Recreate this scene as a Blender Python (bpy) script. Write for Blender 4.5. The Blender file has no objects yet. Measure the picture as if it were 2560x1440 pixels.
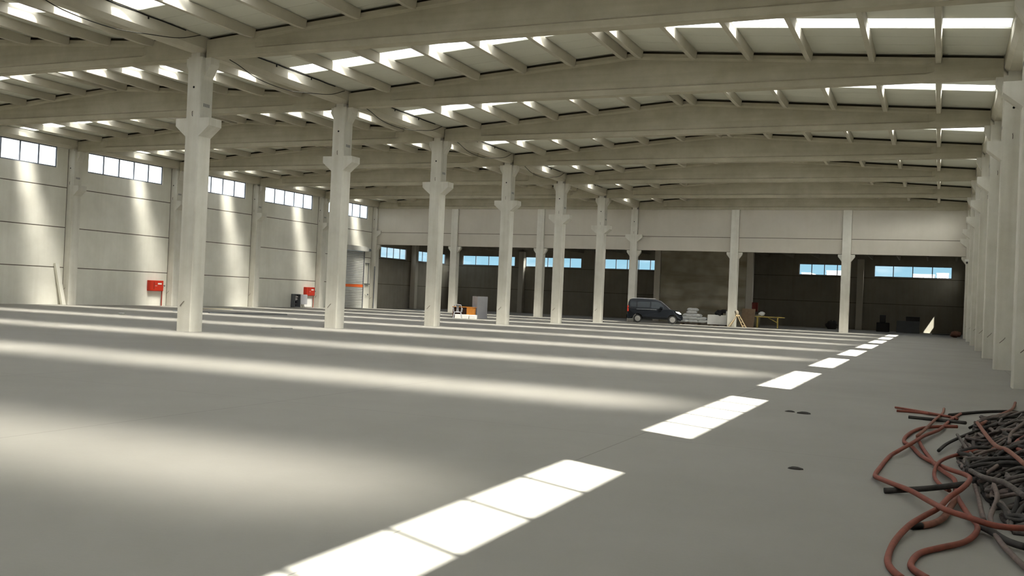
import bpy, math, random
from mathutils import Vector, Matrix
R_ = math.radians
scn = bpy.context.scene
COL = scn.collection
# ------------------------------------------------------------------ camera
yaw, pitch, roll = 0.4155, 0.0088, -0.0429
F = Vector((-math.sin(yaw)*math.cos(pitch), math.cos(yaw)*math.cos(pitch), math.sin(pitch)))
Rt = Vector((math.cos(yaw), math.sin(yaw), 0)); U = Rt.cross(F)
c_, s_ = math.cos(roll), math.sin(roll)
R2 = Rt*c_ - U*s_; U2 = Rt*s_ + U*c_
cam_d = bpy.data.cameras.new('camera'); cam = bpy.data.objects.new('camera', cam_d); COL.objects.link(cam)
M = Matrix((R2, U2, -F)).transposed().to_4x4(); M.translation = Vector((0, 0, 1.5))
cam.matrix_world = M
cam_d.sensor_width = 36.0; cam_d.lens = 2425.6/2560*36.0
cam_d.clip_start = .05; cam_d.clip_end = 2000
scn.camera = cam
# ------------------------------------------------------------------ view
scn.view_settings.view_transform = 'Standard'; scn.view_settings.look = 'None'
scn.view_settings.gamma = 1; scn.view_settings.use_curve_mapping = False
scn.view_settings.exposure = 0.52
scn.cycles.use_denoising = True; scn.cycles.use_adaptive_sampling = True; scn.cycles.adaptive_threshold = .012; scn.cycles.adaptive_min_samples = 24
scn.cycles.max_bounces = 6; scn.cycles.diffuse_bounces = 4; scn.cycles.glossy_bounces = 2
scn.cycles.transparent_max_bounces = 12; scn.cycles.sample_clamp_indirect = 8
scn.cycles.caustics_reflective = False; scn.cycles.caustics_refractive = False
# ------------------------------------------------------------------ layout numbers
Y1, D = 23.213, 7.853
def YK(k): return Y1 + k*D
XC0, XC1 = -21.49, -20.95          # centre column row, left and right faces
XL1 = -43.75                       # inner face of the left columns
XR0 = 1.47                         # inner face of the right columns
WL, WR = -44.20, 1.92              # inner wall faces
YEND, YANX, YFRONT = 70.33, 85.0, YK(-4)-.4
K0, K1 = -4, 6
SKY0, SKY1 = 4.24, 5.17            # skylight inside each bay
def roof_z(d): return 9.93 - .075*d
RIDGE_R, HALF_R = -9.74, 11.21
RIDGE_L, HALF_L = -32.62, 11.13
PURL = (.28, 2.10, 3.93, 5.75, 7.60, 9.45)
# ------------------------------------------------------------------ sky and sun
w = bpy.data.worlds.new('World'); scn.world = w; w.use_nodes = True
nt = w.node_tree; nt.nodes.clear()
def N(nt, t, **k):
    n = nt.nodes.new(t)
    for a, b in k.items(): setattr(n, a, b)
    return n
out = N(nt, 'ShaderNodeOutputWorld'); bg = N(nt, 'ShaderNodeBackground')
tc = N(nt, 'ShaderNodeTexCoord'); sp = N(nt, 'ShaderNodeSeparateXYZ')
nt.links.new(tc.outputs['Generated'], sp.inputs[0])
no = N(nt, 'ShaderNodeTexNoise'); no.inputs['Scale'].default_value = 14; no.inputs['Detail'].default_value = 5
mp = N(nt, 'ShaderNodeMapping'); mp.inputs['Scale'].default_value = (1, 1, 3)
nt.links.new(tc.outputs['Generated'], mp.inputs[0]); nt.links.new(mp.outputs[0], no.inputs['Vector'])
nr = N(nt, 'ShaderNodeMapRange'); nr.inputs[1].default_value = .47; nr.inputs[2].default_value = .66
nt.links.new(no.outputs[0], nr.inputs[0])
low = N(nt, 'ShaderNodeMix', data_type='RGBA')
low.inputs[6].default_value = (.30, .54, .68, 1); low.inputs[7].default_value = (.66, .80, .88, 1)
nt.links.new(nr.outputs[0], low.inputs[0])
el = N(nt, 'ShaderNodeMapRange', interpolation_type='SMOOTHSTEP'); el.inputs[1].default_value = .058; el.inputs[2].default_value = .10
nt.links.new(sp.outputs[2], el.inputs[0])
hi = N(nt, 'ShaderNodeMix', data_type='RGBA')
sx = N(nt, 'ShaderNodeMapRange', interpolation_type='SMOOTHSTEP'); sx.inputs[1].default_value = -.1; sx.inputs[2].default_value = .9
nt.links.new(sp.outputs[0], sx.inputs[0])
cl_ = N(nt, 'ShaderNodeMix', data_type='RGBA')          # hazy sky, brightest on the sun's side
cl_.inputs[6].default_value = (2.2, 2.3, 2.4, 1); cl_.inputs[7].default_value = (12.5, 12.2, 11.4, 1)
nt.links.new(sx.outputs[0], cl_.inputs[0]); nt.links.new(cl_.outputs[2], hi.inputs[7])
nt.links.new(el.outputs[0], hi.inputs[0]); nt.links.new(low.outputs[2], hi.inputs[6])
gr = N(nt, 'ShaderNodeMath', operation='LESS_THAN'); gr.inputs[1].default_value = 0.0
nt.links.new(sp.outputs[2], gr.inputs[0])
gm = N(nt, 'ShaderNodeMix', data_type='RGBA'); gm.inputs[7].default_value = (.35, .33, .28, 1)
nt.links.new(gr.outputs[0], gm.inputs[0]); nt.links.new(hi.outputs[2], gm.inputs[6])
nt.links.new(gm.outputs[2], bg.inputs[0]); nt.links.new(bg.outputs[0], out.inputs[0])
bg.inputs[1].default_value = 1.0
SUN = Vector((-.592, .31, -1)).normalized()
sd = bpy.data.lights.new('sun', 'SUN'); sd.energy = 26; sd.angle = R_(.53); sd.color = (1, .96, .88)
so = bpy.data.objects.new('sun', sd); COL.objects.link(so)
so.rotation_euler = SUN.to_track_quat('-Z', 'Y').to_euler(); so.location = (20, -10, 40)
# daylight passed straight on by the ribbed skylight panes (one lamp per pane); the panes themselves scatter the rest
BEAM = Vector((-.592, .23, -1)).normalized()
BEAM_W, BEAM_SPREAD = 21.5, R_(18)
ld = bpy.data.lights.new('skylight_beam', 'AREA'); ld.shape = 'RECTANGLE'; ld.size = 1.35; ld.size_y = .96
ld.energy = BEAM_W; ld.spread = BEAM_SPREAD; ld.color = (1, .96, .86)
ld2 = ld.copy(); ld2.energy = BEAM_W*.36; ld2.spread = R_(24)     # weaker, wider added lamps, toning down the stripes on the left wall
ld3 = ld.copy(); ld3.energy = BEAM_W*.75     # added lamps of the front bays, dimmed to calm the near floor stripes
def aim(b):
    zax = -b; xax = Vector((1, 0, -.592)).normalized(); xax = (xax - zax*xax.dot(zax)).normalized(); yax = zax.cross(xax)
    return Matrix((xax, yax, zax)).transposed().to_4x4()
MB_ = aim(BEAM); MB2_ = aim(Vector((-.592, .28, -1)).normalized())
for k in range(K0, K1):
    yc = YK(k) + (SKY0+SKY1)/2
    for rx, half in ((RIDGE_R, HALF_R), (RIDGE_L, HALF_L)):
        for sgn in (-1, 1):
            ds = [p for p in PURL] + [half]
            for a, b in zip(ds[:-1], ds[1:]):
                xm = rx + sgn*(a+b)/2
                xlo = xm - (b-a)/2 + .10        # face of the purlin on the left
                o = bpy.data.objects.new('skylight_beam', ld2 if (rx == RIDGE_L and sgn < 0 and b > 7) else ld3 if k < -2 else ld); COL.objects.link(o)
                xx = xlo + .62
                m = (MB2_ if (rx == RIDGE_L and sgn < 0 and b > 7) else MB_).copy(); m.translation = Vector((xx, yc-.02, roof_z(abs(xx-rx))-.33)); o.matrix_world = m
# ------------------------------------------------------------------ materials
def mat(name, col, rough=.85, col2=None, nscale=1.2, streak=0, bump=.0, bscale=40, metal=0, spec=.3, detail=6):
    m = bpy.data.materials.new(name); m.use_nodes = True; t = m.node_tree
    b = t.nodes['Principled BSDF']; b.inputs['Roughness'].default_value = rough
    b.inputs['Metallic'].default_value = metal; b.inputs['Specular IOR Level'].default_value = spec
    col = tuple(col)+(1,)
    if col2 is None: col2 = tuple(c*.82 for c in col[:3])
    col2 = tuple(col2)+(1,)
    g = N(t, 'ShaderNodeNewGeometry')
    n1 = N(t, 'ShaderNodeTexNoise'); n1.inputs['Scale'].default_value = nscale; n1.inputs['Detail'].default_value = detail; n1.inputs['Roughness'].default_value = .62
    t.links.new(g.outputs['Position'], n1.inputs['Vector'])
    r = N(t, 'ShaderNodeMapRange'); r.inputs[1].default_value = .32; r.inputs[2].default_value = .70
    t.links.new(n1.outputs[0], r.inputs[0])
    mx = N(t, 'ShaderNodeMix', data_type='RGBA'); mx.inputs[6].default_value = col; mx.inputs[7].default_value = col2
    t.links.new(r.outputs[0], mx.inputs[0]); last = mx.outputs[2]
    if streak:
        mp = N(t, 'ShaderNodeMapping'); mp.inputs['Scale'].default_value = (3.2, 3.2, .22) if streak > 0 else (.25, .25, 6) if streak > -.5 else (.28, .28, 1.5)
        t.links.new(g.outputs['Position'], mp.inputs[0])
        n2 = N(t, 'ShaderNodeTexNoise'); n2.inputs['Scale'].default_value = 1.0; n2.inputs['Detail'].default_value = 4
        t.links.new(mp.outputs[0], n2.inputs['Vector'])
        r2 = N(t, 'ShaderNodeMapRange'); r2.inputs[1].default_value = .45; r2.inputs[2].default_value = .75; r2.inputs[4].default_value = abs(streak)
        t.links.new(n2.outputs[0], r2.inputs[0])
        m2 = N(t, 'ShaderNodeMix', data_type='RGBA', blend_type='MULTIPLY'); m2.inputs[7].default_value = (.62, .58, .50, 1)
        t.links.new(r2.outputs[0], m2.inputs[0]); t.links.new(last, m2.inputs[6]); last = m2.outputs[2]
    t.links.new(last, b.inputs['Base Color'])
    if bump:
        n3 = N(t, 'ShaderNodeTexNoise'); n3.inputs['Scale'].default_value = bscale; n3.inputs['Detail'].default_value = 3
        t.links.new(g.outputs['Position'], n3.inputs['Vector'])
        bp = N(t, 'ShaderNodeBump'); bp.inputs['Strength'].default_value = bump; bp.inputs['Distance'].default_value = .02
        t.links.new(n3.outputs[0], bp.inputs['Height']); t.links.new(bp.outputs[0], b.inputs['Normal'])
    return m
MT = {}
MT['column'] = mat('column_concrete', (.71, .69, .615), .85, (.63, .61, .535), 1.6, .35, .15)
MT['beam'] = mat('beam_concrete', (.50, .465, .36), .88, (.40, .37, .275), 1.1, -.30, .15)
MT['purlin'] = mat('purlin_concrete', (.54, .51, .41), .88, (.47, .44, .35), 1.3, 0, .1)
MT['roof'] = mat('roof_panel_paint', (.66, .655, .56), .6, (.63, .625, .53), .5, 0, 0)
MT['wall'] = mat('wall_panel_concrete', (.80, .785, .70), .88, (.70, .685, .60), .7, .14, .12)
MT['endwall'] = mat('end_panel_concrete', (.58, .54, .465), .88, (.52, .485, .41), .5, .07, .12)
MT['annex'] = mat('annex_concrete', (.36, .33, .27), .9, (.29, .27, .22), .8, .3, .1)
MT['stained'] = mat('stained_concrete', (.50, .46, .36), .9, (.24, .215, .155), .35, -1.0, .2, detail=3)
MT['dark_joint'] = mat('joint_mortar', (.14, .12, .09), .95)
MT['gap_shade'] = mat('gap_shade_dark', (.075, .068, .05), .95)  # dark colour paints the shade in the gap above each beam
MT['rust'] = mat('weathered_rebar', (.16, .13, .10), .9)
MT['frame'] = mat('window_frame_metal', (.26, .28, .33), .45, metal=.3)
MT['steel'] = mat('galvanised_steel', (.58, .58, .54), .45, (.52, .52, .48), 3, metal=.1)
MT['red'] = mat('red_paint', (.50, .032, .012), .45, (.44, .028, .012), 2)
MT['darkred'] = mat('dark_red_paint', (.16, .02, .012), .5)
MT['orange'] = mat('orange_paint', (.95, .17, .02), .45, (.9, .15, .02), 2)
MT['white'] = mat('white_plastic', (.80, .79, .76), .45, (.74, .73, .70), 4)
MT['sack'] = mat('white_woven_sack', (.72, .72, .70), .7, (.60, .60, .59), 6, 0, .3, 25)
MT['greymetal'] = mat('grey_sheet_metal', (.40, .40, .42), .5, (.36, .36, .38), 2)
MT['greydark'] = mat('dark_grey_metal', (.16, .17, .18), .5)
MT['black'] = mat('black_plastic', (.02, .02, .022), .5)
MT['carpaint'] = mat('dark_car_paint', (.008, .010, .013), .42, (.006, .008, .011), 2, spec=.22)
MT['carglass'] = mat('tinted_car_glass', (.02, .026, .03), .18, (.018, .022, .025), 2, spec=.5)
MT['rubber'] = mat('tyre_rubber', (.025, .025, .025), .8)
MT['hub'] = mat('wheel_cover_silver', (.40, .39, .37), .4, metal=.4)
MT['lamp'] = mat('headlight_glass', (.85, .87, .86), .15, spec=.8)
MT['sack2'] = mat('tan_sack_cloth', (.36, .32, .25), .85)
MT['wood'] = mat('pale_timber', (.56, .44, .27), .7, (.46, .35, .20), 5)
MT['desk'] = mat('orange_wood_veneer', (.55, .22, .035), .5, (.48, .18, .03), 5)
MT['desk_dark'] = mat('dark_brown_veneer', (.10, .045, .03), .5)
MT['ply'] = mat('brown_plywood', (.22, .15, .09), .8, (.16, .11, .07), 4)
MT['plygrey'] = mat('grey_board', (.26, .24, .18), .8)
MT['yellow'] = mat('yellow_formwork_board', (.55, .43, .12), .7, (.46, .36, .10), 4)
MT['hose'] = mat('red_rubber_hose', (.27, .072, .045), .65, (.18, .055, .04), 14, spec=.35)
MT['hose2'] = mat('dusty_red_hose', (.30, .13, .09), .75, (.20, .09, .065), 14)
MT['rope'] = mat('dusty_grey_hose', (.15, .13, .115), .85, (.075, .065, .06), 18, 0, .3, 60)
MT['rope2'] = mat('mauve_grey_hose', (.20, .155, .135), .85, (.12, .095, .085), 18)
MT['rope3'] = mat('dark_grey_hose', (.06, .056, .052), .85, (.035, .033, .03), 18)
MT['cable'] = mat('black_cable', (.03, .028, .022), .8)
MT['tag'] = mat('grey_stencil_paint', (.24, .24, .235), .8, (.34, .33, .31), 30)
MT['hole'] = mat('hole_dark', (.012, .012, .01), 1)
MT['extwhite'] = mat('white_render', (.95, .95, .95), .8)
def floor_mat():
    m = mat('floor_concrete', (.285, .274, .245), .62, (.245, .235, .207), .35, 0, .05, 30, spec=.25)
    t = m.node_tree; b = t.nodes['Principled BSDF']
    g = N(t, 'ShaderNodeNewGeometry'); s = N(t, 'ShaderNodeSeparateXYZ'); t.links.new(g.outputs['Position'], s.inputs[0])
    nn = N(t, 'ShaderNodeTexNoise'); nn.inputs['Scale'].default_value = 3; t.links.new(g.outputs['Position'], nn.inputs['Vector'])
    src = b.inputs['Base Color'].links[0].from_socket
    fac = None
    for ax, per, off, wd in ((0, 4.8, 3.05, .007), (1, 7.853, 23.213-4.9-7.853*3, .005)):
        a = N(t, 'ShaderNodeMath', operation='ADD'); a.inputs[1].default_value = off + 960*per*.1*10 if ax == 0 else 7.853*100 - off
        t.links.new(s.outputs[ax], a.inputs[0])
        md = N(t, 'ShaderNodeMath', operation='MODULO'); md.inputs[1].default_value = per; t.links.new(a.outputs[0], md.inputs[0])
        pp = N(t, 'ShaderNodeMath', operation='PINGPONG'); pp.inputs[1].default_value = per/2; t.links.new(md.outputs[0], pp.inputs[0])
        lt = N(t, 'ShaderNodeMath', operation='LESS_THAN'); lt.inputs[1].default_value = wd; t.links.new(pp.outputs[0], lt.inputs[0])
        f = lt.outputs[0]
        if fac is not None:
            mx = N(t, 'ShaderNodeMath', operation='MAXIMUM'); t.links.new(fac, mx.inputs[0]); t.links.new(f, mx.inputs[1]); f = mx.outputs[0]
        fac = f
    ml = N(t, 'ShaderNodeMath', operation='MULTIPLY'); ml.inputs[1].default_value = .45; t.links.new(fac, ml.inputs[0])
    mx = N(t, 'ShaderNodeMix', data_type='RGBA', blend_type='MULTIPLY'); mx.inputs[7].default_value = (.25, .25, .22, 1)
    t.links.new(ml.outputs[0], mx.inputs[0]); t.links.new(src, mx.inputs[6]); t.links.new(mx.outputs[2], b.inputs['Base Color'])
    # small dark specks of grit
    return m
MT['floor'] = floor_mat()
def pane_mat():
    m = bpy.data.materials.new('translucent_skylight'); m.use_nodes = True; t = m.node_tree; t.nodes.clear()
    o = N(t, 'ShaderNodeOutputMaterial'); tr = N(t, 'ShaderNodeBsdfTranslucent'); tr.inputs[0].default_value = (.60, .615, .645, 1)
    di = N(t, 'ShaderNodeBsdfDiffuse'); di.inputs[0].default_value = (.5, .52, .55, 1)
    a = N(t, 'ShaderNodeMixShader'); a.inputs[0].default_value = .12
    t.links.new(tr.outputs[0], a.inputs[1]); t.links.new(di.outputs[0], a.inputs[2]); t.links.new(a.outputs[0], o.inputs[0])
    return m
MT['pane'] = pane_mat()
def glass_mat(name, tint):
    m = bpy.data.materials.new(name); m.use_nodes = True; t = m.node_tree; t.nodes.clear()
    o = N(t, 'ShaderNodeOutputMaterial'); tr = N(t, 'ShaderNodeBsdfTransparent'); tr.inputs[0].default_value = tint
    gl = N(t, 'ShaderNodeBsdfGlossy'); gl.inputs['Roughness'].default_value = .05
    a = N(t, 'ShaderNodeMixShader'); a.inputs[0].default_value = .05
    t.links.new(tr.outputs[0], a.inputs[1]); t.links.new(gl.outputs[0], a.inputs[2]); t.links.new(a.outputs[0], o.inputs[0])
    return m
MT['glass'] = glass_mat('window_glass', (.95, .97, .97, 1))
# ------------------------------------------------------------------ mesh helpers
class MB:
    def __init__(s): s.v = []; s.f = []
    def add(s, vs, fs):
        n = len(s.v); s.v += [tuple(v) for v in vs]; s.f += [tuple(i+n for i in f) for f in fs]; return s
    def box(s, x0, x1, y0, y1, z0, z1):
        return s.add([(x0,y0,z0),(x1,y0,z0),(x1,y1,z0),(x0,y1,z0),(x0,y0,z1),(x1,y0,z1),(x1,y1,z1),(x0,y1,z1)],
                     [(0,3,2,1),(4,5,6,7),(0,1,5,4),(1,2,6,5),(2,3,7,6),(3,0,4,7)])
    def loft(s, secs, caps=True, closed=True):
        n = len(secs[0]); vs = [p for sec in secs for p in sec]; fs = []
        for i in range(len(secs)-1):
            for j in range(n if closed else n-1):
                a = i*n+j; b = i*n+(j+1) % n; fs.append((a, b, b+n, a+n))
        if caps: fs.append(tuple(range(n))[::-1]); fs.append(tuple(range((len(secs)-1)*n, len(secs)*n)))
        return s.add(vs, fs)
    def tube(s, pts, r, n=8, caps=True):
        pts = [Vector(p) for p in pts]; secs = []
        t0 = (pts[1]-pts[0]).normalized(); up = Vector((0, 0, 1)) if abs(t0.z) < .9 else Vector((1, 0, 0))
        a = t0.cross(up).normalized()
        for i, p in enumerate(pts):
            t = (pts[min(i+1, len(pts)-1)]-pts[max(i-1, 0)]).normalized()
            a = (a - t*a.dot(t)).normalized(); b = t.cross(a)
            rr = r[i] if isinstance(r, (list, tuple)) else r
            secs.append([tuple(p+(a*math.cos(q)+b*math.sin(q))*rr) for q in [2*math.pi*j/n for j in range(n)]])
        return s.loft(secs, caps)
    def cyl(s, c, axis, r, h, n=20):
        c = Vector(c); ax = {'x': Vector((1,0,0)), 'y': Vector((0,1,0)), 'z': Vector((0,0,1))}[axis] if isinstance(axis, str) else Vector(axis).normalized()
        return s.tube([c-ax*h/2, c+ax*h/2], r, n)
    def bar(s, a, b, w, h=None):
        a = Vector(a); b = Vector(b); h = h or w; t = (b-a).normalized()
        up = Vector((0, 0, 1)) if abs(t.z) < .95 else Vector((0, 1, 0))
        x = t.cross(up).normalized()*w/2; y = x.cross(t).normalized()*h/2
        return s.loft([[tuple(p+x+y), tuple(p-x+y), tuple(p-x-y), tuple(p+x-y)] for p in (a, b)])
    def build(s, name, m, parent=None, smooth=False, bevel=0, loc=None):
        me = bpy.data.meshes.new(name); me.from_pydata(s.v, [], s.f); me.update()
        o = bpy.data.objects.new(name, me); COL.objects.link(o); me.materials.append(m)
        import bmesh
        bm = bmesh.new(); bm.from_mesh(me); bmesh.ops.recalc_face_normals(bm, faces=bm.faces); bm.to_mesh(me); bm.free()
        if smooth:
            for p in me.polygons: p.use_smooth = True
        if bevel:
            b = o.modifiers.new('bevel', 'BEVEL'); b.width = bevel; b.segments = 2; b.limit_method = 'ANGLE'
        if parent: o.parent = parent
        if loc: o.location = loc
        return o
def tag(o, label, cat, group=None):
    o['label'] = label; o['category'] = cat
    if group: o['group'] = group
    return o
def struct(o): o['kind'] = 'structure'; return o
def thing(name, label, cat, loc, rz=0, group=None):
    o = bpy.data.objects.new(name, None); COL.objects.link(o); o.location = loc; o.rotation_euler = (0, 0, rz)
    o.empty_display_size = .2
    return tag(o, label, cat, group)
def copy_tree(o, parent=None, loc=None, rz=None, label=None, group=None):
    c = o.copy(); COL.objects.link(c)
    if parent: c.parent = parent
    if loc is not None: c.location = loc
    if rz is not None: c.rotation_euler = (0, 0, rz)
    if label: c['label'] = label
    if group: c['group'] = group
    for ch in o.children: copy_tree(ch, c)
    return c
ORD = ['first', 'second', 'third', 'fourth', 'fifth', 'sixth', 'seventh', 'eighth', 'ninth']
# ------------------------------------------------------------------ floor
struct(MB().box(-44.5, 2.2, YFRONT-.3, YANX+.3, -.2, 0).build('floor', MT['floor']))
# ------------------------------------------------------------------ ceiling (painted sheet panels, with gaps where the skylights sit)
def slab(mb, rx, sgn, d0, d1, y0, y1, off, th):
    xa, xb = rx+sgn*d0, rx+sgn*d1; za, zb = roof_z(d0)+off, roof_z(d1)+off
    mb.add([(xa,y0,za),(xb,y0,zb),(xb,y1,zb),(xa,y1,za),(xa,y0,za+th),(xb,y0,zb+th),(xb,y1,zb+th),(xa,y1,za+th)],
           [(0,3,2,1),(4,5,6,7),(0,1,5,4),(1,2,6,5),(2,3,7,6),(3,0,4,7)])
mb = MB()
for k in range(K0, K1+1):
    y0 = YK(k) if k > K0 else YFRONT-.3
    y1 = YK(k+1) if k < K1 else YEND+.9
    for rx, half in ((RIDGE_R, HALF_R), (RIDGE_L, HALF_L)):
        for sgn in (-1, 1):
            if k < K1: spans = [(y0, YK(k)+SKY0), (YK(k)+SKY1, y1)]
            else: spans = [(y0, y1)]
            for a, b in spans:
                slab(mb, rx, sgn, 0, half, a, b, .03, .10)
                n = max(1, round((b-a)/1.0)); s = (b-a)/n
                for i in range(n):
                    slab(mb, rx, sgn, .004, half, a+i*s+.006, a+(i+1)*s-.006, 0, .031)
struct(mb.build('ceiling', MT['roof']))
mb = MB()
for x0, x1 in ((-44.5, XL1+.02), (XC0-.02, XC1+.02), (XR0-.02, 2.2)):
    mb.box(x0, x1, YFRONT-.3, YEND+.9, 9.10, 9.22)
struct(mb.build('trim_1', MT['roof']))
# skylights
SIDE = {('R', -1): 'left slope of right aisle', ('R', 1): 'right slope of right aisle', ('L', -1): 'left slope of left aisle', ('L', 1): 'right slope of left aisle'}
def bayname(k):   # bay k lies between beam k and beam k+1; beam 0 is the nearest beam seen in the photo
    if k < -1: return None
    if k == -1: return 'before the nearest beam'
    return 'between %s and %s beams' % ('nearest' if k == 0 else ORD[k], ORD[k+1])
for k in range(K0, K1):
    for an, rx, half in (('R', RIDGE_R, HALF_R), ('L', RIDGE_L, HALF_L)):
        for sgn in (-1, 1):
            mb = MB(); slab(mb, rx, sgn, 0, half, YK(k)+SKY0, YK(k)+SKY1, .03, .03)
            o = mb.build('skylight', MT['pane'])
            nm = bayname(k)
            lb = 'translucent skylight strip, ' + SIDE[(an, sgn)] + ', ' + (nm if nm else {-2: 'just overhead out of the picture', -3: 'second strip above the picture', -4: 'out of picture'}[k])
            tag(o, lb, 'skylight', 'roof skylight strips')
# ------------------------------------------------------------------ columns
def make_column(kind='centre'):
    root = bpy.data.objects.new('concrete_column', None); COL.objects.link(root); root.empty_display_size = .3
    # origin: front-left bottom corner of shaft for centre; shaft .54 x .56
    W, DP, H = .54, .56, 8.45
    ch = .026
    def sec(z, x0=0, x1=W): return [(x0+ch,0,z),(x1-ch,0,z),(x1,ch,z),(x1,DP-ch,z),(x1-ch,DP,z),(x0+ch,DP,z),(x0,DP-ch,z),(x0,ch,z)]
    MB().loft([sec(0), sec(H)]).build('shaft', MT['column'], root)
    MB().box(.10, W-.10, 0.02, DP-.02, H, H+.13).build('neck', MT['column'], root)
    def corbel(s):
        xo = W if s > 0 else 0; p = .385*s
        pts = [(xo-.02*s, 6.57), (xo+p, 6.57), (xo+p, 6.33), (xo-.02*s, 6.0)]
        m = MB().loft([[(x, y, z) for x, z in pts] for y in (0.003, DP-.003)]); m.build('corbel', MT['column'], root)
    def capital(s):
        xo = W if s > 0 else 0; p = .21*s
        pts = [(xo-.02*s, 8.45), (xo+p, 8.45), (xo+p, 8.25), (xo-.02*s, 7.85)]
        m = MB().loft([[(x, y, z) for x, z in pts] for y in (.16, .54)]); m.build('capital', MT['column'], root)
    for s in ((1, -1) if kind == 'centre' else (1,) if kind == 'left' else (-1,)): corbel(s); capital(s)
    MB().cyl((.27, 0, 7.52), 'y', .035, .012, 14).build('bolt_hole', MT['hole'], root)
    hk = MB()
    for z, s in ((6.78, 1), (.93, -1)):
        hk.tube([(.27, .005, z), (.262, -.02, z-.02), (.25+.02*s, -.03, z-.06), (.22+.05*s, -.025, z-.12), (.20+.07*s, -.01, z-.16)], .009, 6)
    hk.build('lifting_loop', MT['rust'], root)
    xs = W if kind != 'right' else 0
    mt = MB()
    for i in range(4):
        mt.box(xs-.002 if xs == 0 else xs-.003, xs+.003, .15+i*.072, .15+i*.072+.055, 6.94, 7.04)
    mt.build('stencil_mark', MT['tag'], root)
    return root
cc = make_column('centre'); cl = make_column('left'); cr = make_column('right')
desc = {0: 'nearest', 1: 'second nearest', 2: 'third nearest', 3: 'fourth nearest', 4: 'fifth nearest', 5: 'second farthest', 6: 'farthest'}
used = set()
def place(proto, loc, label, group):
    if proto.name not in used:
        used.add(proto.name); o = proto; o.location = loc
    else: o = copy_tree(proto, loc=loc)
    tag(o, label, 'column', group); return o
extra = {0: 'standing alone on the pale floor', 1: 'left of the desk', 2: 'just left of the plastic chair', 3: 'just right of the grey cabinet', 4: 'two columns right of the cabinet', 5: 'next left of the dark van', 6: 'behind the dark van'}
for k in range(-1, 7):
    if k >= 0: lb = '%s central-row concrete column, %s' % (desc[k], extra[k])
    else: lb = 'central-row concrete column just left of the picture edge'
    place(cc, (XC0, YK(k), 0), lb, 'central row of concrete columns')
le = {2: 'leftmost, beside the leaning concrete post', 3: 'just right of the first red hose cabinet', 4: 'between the third and fourth high windows', 5: 'just right of the second red hose cabinet', 6: 'right of the roller shutter door'}
for k in range(1, 7):
    lb = 'pale concrete column on the left wall, ' + (le.get(k) or 'just outside the left picture edge')
    place(cl, (XL1-.54, YK(k), 0), lb, 'concrete columns of the left wall')
re_ = {0: 'nearest, filling the right picture edge', 1: 'second from the picture edge', 2: 'third from the picture edge', 3: 'fourth from the picture edge', 4: 'fifth from the picture edge', 5: 'second farthest', 6: 'farthest, meeting the end wall'}
for k in range(-1, 7):
    lb = 'shaded concrete column on the right wall, ' + (re_.get(k) or 'beside the camera, out of the picture')
    place(cr, (XR0, YK(k), 0), lb, 'concrete columns of the right wall')
# small seats under the hanging wall panels on the last column of each row
for o in [o for o in COL.objects if o.name.startswith('concrete_column') and o.type == 'EMPTY' and abs(o.location.y-YEND) < .01]:
    for s in (1, -1):
        if (s < 0 and o.location.x < XL1+.1) or (s > 0 and o.location.x > XR0-.1): continue
        xo = .54 if s > 0 else 0
        pts = [(xo-.02*s, 5.38), (xo+.27*s, 5.38), (xo+.27*s, 5.22), (xo-.02*s, 4.84)]
        MB().loft([[(x, y, z) for x, z in pts] for y in (.14, .42)]).build('corbel', MT['column'], o, bevel=.02)
# end-wall columns
EX = (-36.68, -29.11, -13.98, -6.30)
def make_end_col():
    root = bpy.data.objects.new('concrete_column', None); COL.objects.link(root)
    MB().box(0, .58, 0, .56, 0, 8.44).build('shaft', MT['column'], root, bevel=.015)
    for s in (1, -1):
        xo = .58 if s > 0 else 0
        pts = [(xo-.02*s, 5.38), (xo+.27*s, 5.38), (xo+.27*s, 5.22), (xo-.02*s, 4.84)]
        MB().loft([[(x, y, z) for x, z in pts] for y in (.14, .42)]).build('corbel', MT['column'], root, bevel=.02)
    return root
ce = make_end_col()
for i, (x, lb) in enumerate(zip(EX, ('behind the plastic chair and desk', 'right of the grey cabinet, below the left aisle', 'beside the wooden trestle and white tub', 'between the two clear right-hand far windows'))):
    place(ce, (x, YEND, 0), 'concrete column of the far opening, ' + lb, 'concrete columns under the far wall panels')
# ------------------------------------------------------------------ main roof beams
def beam_mesh(x0, x1, ridge):
    L = 1.85
    xs = [(x0, 'b'), (x0+L, 'b'), (x0+L+.22, 'i')]
    n = 10
    for i in range(1, n): xs.append((x0+L+.22+(x1-x0-2*L-.44)*i/n, 'i'))
    # make sure the ridge is a station
    xs = sorted(xs + [(ridge, 'i')]) + [(x1-L-.22, 'i'), (x1-L, 'b'), (x1, 'b')]
    secs = []
    for x, t in xs:
        zt = roof_z(abs(x-ridge))-.10; zb = 8.45
        fw = .19; wb = fw-.003 if t == 'b' else .095; tw = fw if t == 'b' else .165
        a, b, c, d = zb+.19, zb+.25, zt-.20, zt-.12
        secs.append([(x,-fw,zb),(x,-fw,a),(x,-wb,b),(x,-wb,c),(x,-tw,d),(x,-tw,zt),(x,tw,zt),(x,tw,d),(x,wb,c),(x,wb,b),(x,fw,a),(x,fw,zb)])
    return MB().loft(secs)
bR = beam_mesh(XC1+.02, XR0-.02, RIDGE_R).build('roof_beam', MT['beam'])
bL = beam_mesh(XL1+.02, XC0-.02, RIDGE_L).build('roof_beam', MT['beam'])
BY = .35
def gap_shade(x0, x1, ridge):  # added dark strip between beam top and roof, standing in for shade
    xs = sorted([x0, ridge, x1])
    return MB().loft([[(x, -.06, roof_z(abs(x-ridge))-.105), (x, -.06, roof_z(abs(x-ridge))-.004), (x, .06, roof_z(abs(x-ridge))-.004), (x, .06, roof_z(abs(x-ridge))-.105)] for x in xs])
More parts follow.
